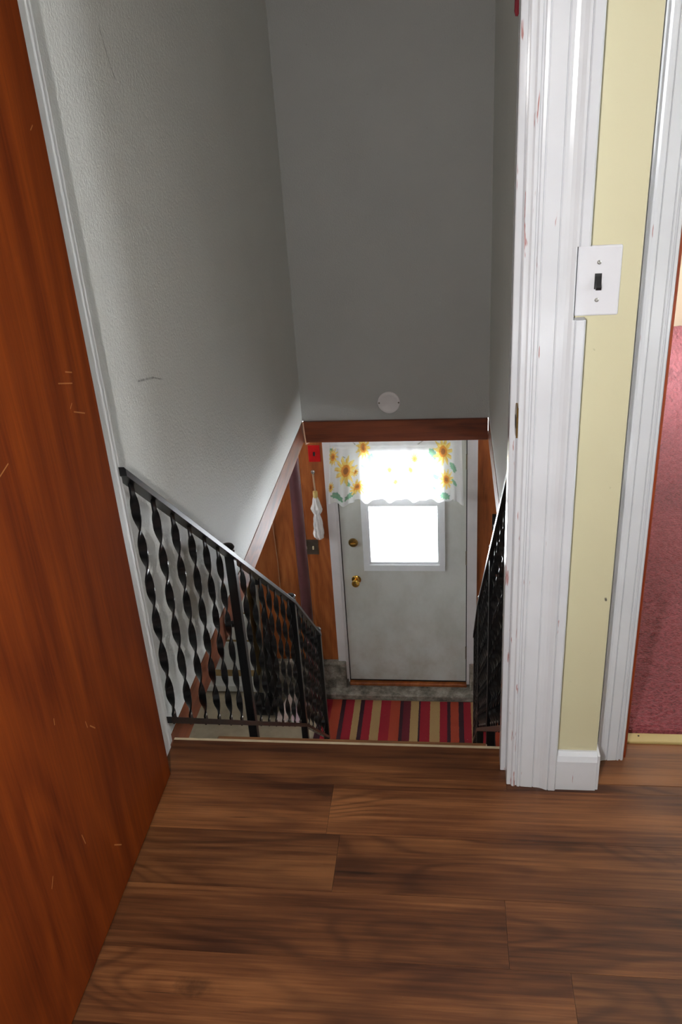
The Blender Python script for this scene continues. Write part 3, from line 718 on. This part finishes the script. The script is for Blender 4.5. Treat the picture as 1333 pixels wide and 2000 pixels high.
# ------------------------------------------------------------------ sunflower valance
def valance():
    t = thing('curtain_valance', 'white sunflower-print valance hanging over the back door window', 'curtain', (.36, 3.30, -.97))
    X0, X1 = -.045, .752; Zt, Zb = -.535, -.972
    NXc, NZc = 230, 110
    bm = bmesh.new(); lay = bm.loops.layers.float_color.new('print')
    W, H = X1 - X0, Zt - Zb
    fl = []   # (u, v from the top in m, radius, squash, kind)
    sun = [(.10, .215, .080, .72), (.022, .125, .050, .5), (.205, .075, .066, .55), (.685, .105, .078, .62), (.172, .345, .045, .9), (.700, .290, .058, .6), (.515, .150, .036, .7), (.49, .225, .03, .8), (.365, .22, .03, .7), (.40, .31, .026, .8), (.012, .325, .032, .5), (.160, .235, .026, .6)]
    leaf = [(.050, .390, .036, .6, .3), (.125, .385, .034, .5, -.4), (.115, .305, .020, .5, .9), (.255, .145, .034, .6, 1.2), (.250, .265, .024, .6, .7), (.625, .120, .036, .6, 1.1), (.640, .270, .022, .7, .2), (.742, .210, .034, .45, 1.2), (.690, .400, .030, .7, .5), (.745, .31, .026, .4, 1.0), (.50, .375, .020, .4, .8), (.62, .35, .018, .5, .2), (.015, .09, .022, .6, 1.2), (.21, .20, .018, .5, .4), (.33, .345, .016, .5, .5)]
    twig = [(.55, .045, .040, .005, -.7), (.15, .04, .02, .004, .8), (.086, .125, .02, .004, .5)]
    rnd = random.Random(3)
    def ink(u, w):
        c = [.93, .93, .93]
        for a, b, r, q, an in leaf:
            dx, dy = u - a, w - b; ca, sa = math.cos(an), math.sin(an); p, s = dx * ca + dy * sa, -dx * sa + dy * ca
            d = (p / r) ** 2 + (s / (r * q)) ** 2
            if d < 1 + .25 * math.sin(9 * math.atan2(s, p)): c = [.28, .52 + .1 * s / r, .36] if abs(s) > r * .06 else [.35, .55, .35]
        for a, b, r, h, an in twig:
            dx, dy = u - a, w - b; ca, sa = math.cos(an), math.sin(an); p, s = dx * ca + dy * sa, -dx * sa + dy * ca
            if abs(p) < r * .5 and abs(s) < h * .5: c = [.45, .45, .40]
        for a, b, r, q in sun:
            dx, dy = (u - a) / q, w - b; d = math.hypot(dx, dy) / (r * 1.22); th = math.atan2(dy, dx)
            pet = .80 + .20 * math.sin(11 * th + a * 40) + .06 * math.sin(23 * th)
            if d < pet:
                k = d / pet
                c = [.93, .60 + .16 * k, .12 + .16 * k]
                if abs(math.sin(5.5 * th + a * 20)) < .22: c = [.86, .48, .08]
                if d < .40: c = [.80, .33, .07]
                if d < .22: c = [.42, .17, .07]
        # printed ground line near the hem
        if .418 < w < .424 and .20 < u < .68 and math.sin(u * 60) > -.2: c = [.38, .40, .16]
        return c
    G = []
    for j in range(NZc + 1):
        row_ = []
        for i in range(NXc + 1):
            s = i / NXc; v = j / NZc
            flare = v * .030
            x = X0 + W * s + (s - .5) * 2 * flare * .8 - .012 * v
            amp = (.004 + .016 * v)
            y = 3.292 - amp * (.6 * math.sin(s * 2 * math.pi * 11.3 + .5) + .4 * math.sin(s * 2 * math.pi * 6.1 + 1.2)) - .010 * v
            z = Zt - H * v + (.006 * math.sin(s * 40) + .012 * math.sin(s * 2 * math.pi * 5.5 + 1)) * v * v - (.016 * v if (s < .2 or s > .93) else 0.0) + .010 * v * math.sin(math.pi * s)
            if abs(v - .14) < .02: y += .004
            row_.append(bm.verts.new((x, y, z)))
        G.append(row_)
    bm.verts.index_update()
    vc = {}
    for j in range(NZc + 1):
        for i in range(NXc + 1): vc[G[j][i]] = ink(i / NXc * W, j / NZc * H)
    for j in range(NZc):
        for i in range(NXc):
            f = bm.faces.new((G[j][i], G[j][i + 1], G[j + 1][i + 1], G[j + 1][i]))
            f.smooth = True
            for l in f.loops: l[lay] = (*vc[l.vert], 1)
    me = bpy.data.meshes.new('valance_cloth'); bm.to_mesh(me); bm.free(); me.materials.append(M['curtain'])
    o = bpy.data.objects.new('valance_cloth', me); COL.objects.link(o); attach(o, t)
    bm = bmesh.new(); add_tube(bm, [(X0 - .02, YE - .012, -.555), (X0 - .02, 3.30, -.555), (X1 + .012, 3.30, -.555), (X1 + .012, YE - .012, -.555)], .005, 8)
    build('curtain_rod', bm, M['dark_brass'], t)
valance()

# ------------------------------------------------------------------ things on the panelled wall
t = thing('emergency_switch', 'red switch plate with black toggle on the brown panel, top left of the back door', 'switch', (-.160, YE, -.722))
bm = bmesh.new(); add_box(bm, (-.197, YE - .006, -.722), (-.122, YE + .001, -.610), .002); build('plate', bm, M['red_plate'], t)
bm = bmesh.new(); add_prism(bm, [(-.006, -.012), (-.006, .010), (-.012, .006), (-.019, -.008), (-.016, -.014)], lambda p, t_: (t_, YE + p[0], -.664 + p[1]), -.166, -.153); build('toggle', bm, M['black_plastic'], t)
for dz in (-.03, .03):
    bm = bmesh.new(); add_lathe(bm, [(.003, 0), (.003, -.001), (.002, -.002)], (-.1595, YE - .0055, -.664 + dz), 'y', 8); build('screw', bm, M['red_plate'], t)
t = thing('double_switch', 'bronze double switch plate with two ivory toggles below the white umbrella', 'switch', (-.238, YE, -1.388))
bm = bmesh.new(); add_box(bm, (-.296, YE - .006, -1.388), (-.182, YE + .001, -1.278), .002); build('plate', bm, M['bronze_plate'], t)
for cx in (-.262, -.216):
    box('toggle', (cx - .005, YE - .018, -1.346), (cx + .005, YE - .005, -1.324), M['ivory'], t, bevel=.002)
t = thing('wall_switch', 'small black switch box with white toggle on the panel right of the back door', 'switch', (.975, YE, -1.205))
bm = bmesh.new(); add_box(bm, (.945, YE - .03, -1.205), (1.015, YE + .001, -1.095), .004); build('switch_box', bm, M['black_plastic'], t)
box('toggle', (.950, YE - .044, -1.170), (.975, YE - .029, -1.156), M['switch_white'], t, bevel=.002)

# folded umbrella on the wall
ux = -.172; uy = 3.316
t = thing('umbrella', 'folded white umbrella hanging on the brown panel left of the back door', 'umbrella', (ux, uy, -1.255))
bm = bmesh.new(); add_lathe(bm, [(.002, -.014), (.009, -.010), (.0125, 0), (.009, .010), (.002, .014)], (ux, uy, -.775), 'z', 14); build('handle_ball', bm, M['steel'], t, True)
bm = bmesh.new(); add_tube(bm, [(ux, uy, -.785), (ux + .004, uy, -.910)], .0055, 10); build('handle_shaft', bm, M['cable'], t, True)
bm = bmesh.new(); add_lathe(bm, [(.006, 0), (.015, -.006), (.016, -.040), (.011, -.052)], (ux + .004, uy, -.905), 'z', 14); build('collar', bm, M['yellow_wood'], t, True)
bm = bmesh.new(); rings = []
rr = [(.013, -.950), (.019, -.972), (.023, -1.000), (.033, -1.030), (.027, -1.052), (.017, -1.072), (.022, -1.100), (.027, -1.140), (.028, -1.180), (.031, -1.215), (.027, -1.240), (.010, -1.256)]
for j in range(len(rr) * 3 - 2):
    a, f = divmod(j, 3); b = min(a + 1, len(rr) - 1); r_ = rr[a][0] + (rr[b][0] - rr[a][0]) * f / 3; z = rr[a][1] + (rr[b][1] - rr[a][1]) * f / 3
    ring = []
    for k in range(32):
        th = 2 * math.pi * k / 32
        q = r_ * (1 + .20 * math.sin(7 * th + 9 * z * 3) + .08 * math.sin(13 * th - 40 * z))
        ring.append(bm.verts.new((ux + .004 - .02 * (z + .95) * .6 + q * math.cos(th), uy + q * .85 * math.sin(th), z)))
    rings.append(ring)
for a, b in zip(rings, rings[1:]):
    for k in range(32): bm.faces.new((a[k], a[(k + 1) % 32], b[(k + 1) % 32], b[k]))
bm.faces.new(rings[0][::-1]); bm.faces.new(rings[-1])
build('folded_canopy', bm, M['umbrella_cloth'], t, True)
bm = bmesh.new(); add_tube(bm, [(ux, YE + .002, -.792), (ux, uy + .012, -.795), (ux + .006, uy - .008, -.797), (ux + .008, uy - .010, -.790)], .002, 6); build('hook', bm, M['steel'], t)

# painted support pipe
bm = bmesh.new(); add_tube(bm, [(-.255, 3.13, ZF), (-.255, 3.13, ZB - .02)], .036, 24)
pp = build('support_pipe', bm, M['purple_pipe'], None, True); tag(pp, 'purple-brown painted support pipe standing left of the back door', 'pipe')
# loose cables
bm = bmesh.new(); add_tube(bm, [(-.043, 2.40, -.10), (-.040, 2.398, -.16), (-.036, 2.40, -.215), (-.034, 2.47, -.235), (.02, 2.56, -.226), (.08, 2.66, -.232)], .004, 8)
tag(build('cable', bm, M['cable'], None, True), 'tan cable looping under the left end of the brown beam', 'cable')
bm = bmesh.new(); add_tube(bm, [(-.47, YE - .004, -.90), (-.472, YE - .006, -1.2), (-.466, YE - .005, -1.45), (-.47, YE - .006, -1.8), (-.46, YE - .01, -2.2)], .0025, 6)
tag(build('hanging_string', bm, M['cable'], None, True), 'thin pale string hanging down the brown panel behind the left railing', 'string')

# ------------------------------------------------------------------ rug
bm = bmesh.new()
NXr, NYr = 60, 40
def rz(x, y): return ZF + .010 + .0015 * math.sin(x * 9) * math.sin(y * 7)
def ry(x, v): return 2.735 + v * (3.222 - 2.735)
top = []
for j in range(NYr + 1):
    v = j / NYr
    top.append([bm.verts.new((-.235 + (1.05 + .235) * i / NXr + .03 * v * (1 - 2 * i / NXr) * 0.5, ry(0, v), rz(i / NXr, v))) for i in range(NXr + 1)])
for j in range(NYr):
    for i in range(NXr): bm.faces.new((top[j][i], top[j][i + 1], top[j + 1][i + 1], top[j + 1][i]))
r_ = bmesh.ops.extrude_face_region(bm, geom=list(bm.faces))
for v in r_['geom']:
    if isinstance(v, bmesh.types.BMVert): v.co.z = ZF + .0005
tag(build('striped_rug', bm, M['rug']), 'red, orange, beige and dark striped rug before the back door', 'rug')

# ------------------------------------------------------------------ things behind the left railing
t = thing('chest_of_drawers', 'white painted chest of drawers against the concrete block wall, seen through the left railing', 'drawers', (-1.1, 3.53, ZF))
cx0, cx1 = -1.42, -.70
boxes('body', [((cx0 + .01, 3.38, ZF + .05), (cx1 - .01, 3.72, -1.66)), ((cx0, 3.365, -1.66), (cx1, 3.73, -1.635))], M['tan_wood'], t)
for i, (z0, z1, yf) in enumerate(((-2.36, -2.12, 3.366), (-2.095, -1.885, 3.366), (-1.865, -1.68, 3.366))):
    dw = box('drawer', (cx0 + .012, yf, z0), (cx1 - .012, yf + .02, z1), M['white_paint'], t, bevel=.003)
    bm = bmesh.new(); add_lathe(bm, [(.012, 0), (.008, -.012), (.015, -.022), (.010, -.030), (.001, -.031)], (cx0 + .22, yf, (z0 + z1) / 2), 'y', 12); build('knob', bm, M['white_paint'], dw, True)
box('plinth', (cx0, 3.27, ZF + .02), (cx1, 3.40, ZF + .075), M['white_paint'], t, bevel=.004)
box('plinth_base', (cx0 + .02, 3.30, ZF), (cx1 - .02, 3.40, ZF + .02), M['tan_wood'], t)

t = thing('vacuum_cleaner', 'black upright vacuum cleaner with a silver tube behind the left railing', 'vacuum cleaner', (-.57, 3.12, ZF))
bm = bmesh.new(); add_tube(bm, [(-.598, 3.10, ZF + .09), (-.592, 3.11, -2.10), (-.582, 3.13, -1.75), (-.572, 3.14, -1.47)], .010, 12); build('tube', bm, M['steel'], t, True)
bm = bmesh.new(); add_lathe(bm, [(.015, 0), (.040, .02), (.046, .18), (.042, .40), (.030, .55), (.018, .66), (.012, .80), (.004, .86)], (-.545, 3.15, ZF + .08), 'z', 18, 1.0, .8); build('dust_bag', bm, M['black_plastic'], t, True)
bm = bmesh.new(); add_box(bm, (-.70, 3.02, ZF + .012), (-.53, 3.20, ZF + .085), .02, 3); hd = build('floor_head', bm, M['black_plastic'], t, True)
for wx in (-.708, -.522):
    bm = bmesh.new(); add_lathe(bm, [(.004, -.012), (.03, -.010), (.032, 0), (.03, .010), (.004, .012)], (wx, 3.15, ZF + .032), 'x', 18); build('wheel', bm, M['grey_plastic'], hd, True)
bm = bmesh.new(); add_tube(bm, [(-.572, 3.14, -1.49), (-.568, 3.14, -1.43), (-.560, 3.11, -1.39), (-.552, 3.07, -1.40)], .015, 10); build('handle_grip', bm, M['black_plastic'], t, True)

def shoe(x, y, rot, mat, label):
    bm = bmesh.new(); rings = []
    prof = [(-.125, .022, .045), (-.115, .034, .075), (-.08, .036, .080), (-.04, .034, .072), (0, .036, .058), (.04, .042, .050), (.08, .043, .044), (.11, .034, .036), (.128, .012, .022)]
    R = Matrix.Rotation(rot, 3, 'Z')
    for s, w, h in prof:
        ring = []
        for k in range(14):
            a = math.pi * 2 * k / 14
            p = R @ Vector((w * math.cos(a), s, max(0.012, h * .5 + h * .5 * math.sin(a))))
            ring.append(bm.verts.new(p + Vector((x, y, ZF))))
        rings.append(ring)
    for a, b in zip(rings, rings[1:]):
        for k in range(14): bm.faces.new((a[k], a[(k + 1) % 14], b[(k + 1) % 14], b[k]))
    bm.faces.new(rings[0][::-1]); bm.faces.new(rings[-1])
    t = thing('shoe', label, 'shoe', (x, y, ZF), group='shoes behind the left railing')
    build('upper', bm, mat, t, True)
    bm = bmesh.new()
    add_prism(bm, [(R @ Vector((w * 1.08 * sg, s, 0)))[:2] for sg, seq in ((1, prof), (-1, prof[::-1])) for s, w, h in seq], lambda p, z: (x + p[0], y + p[1], z), ZF + .001, ZF + .016)
    build('sole', bm, M['white_paint'], t)
shoe(-.455, 3.09, 2.9, M['shoe_pale'], 'pale cream shoe on the floor beside the black vacuum cleaner')
shoe(-.355, 3.09, 3.0, M['shoe_pink'], 'pale pink shoe on the floor just left of the purple pipe')
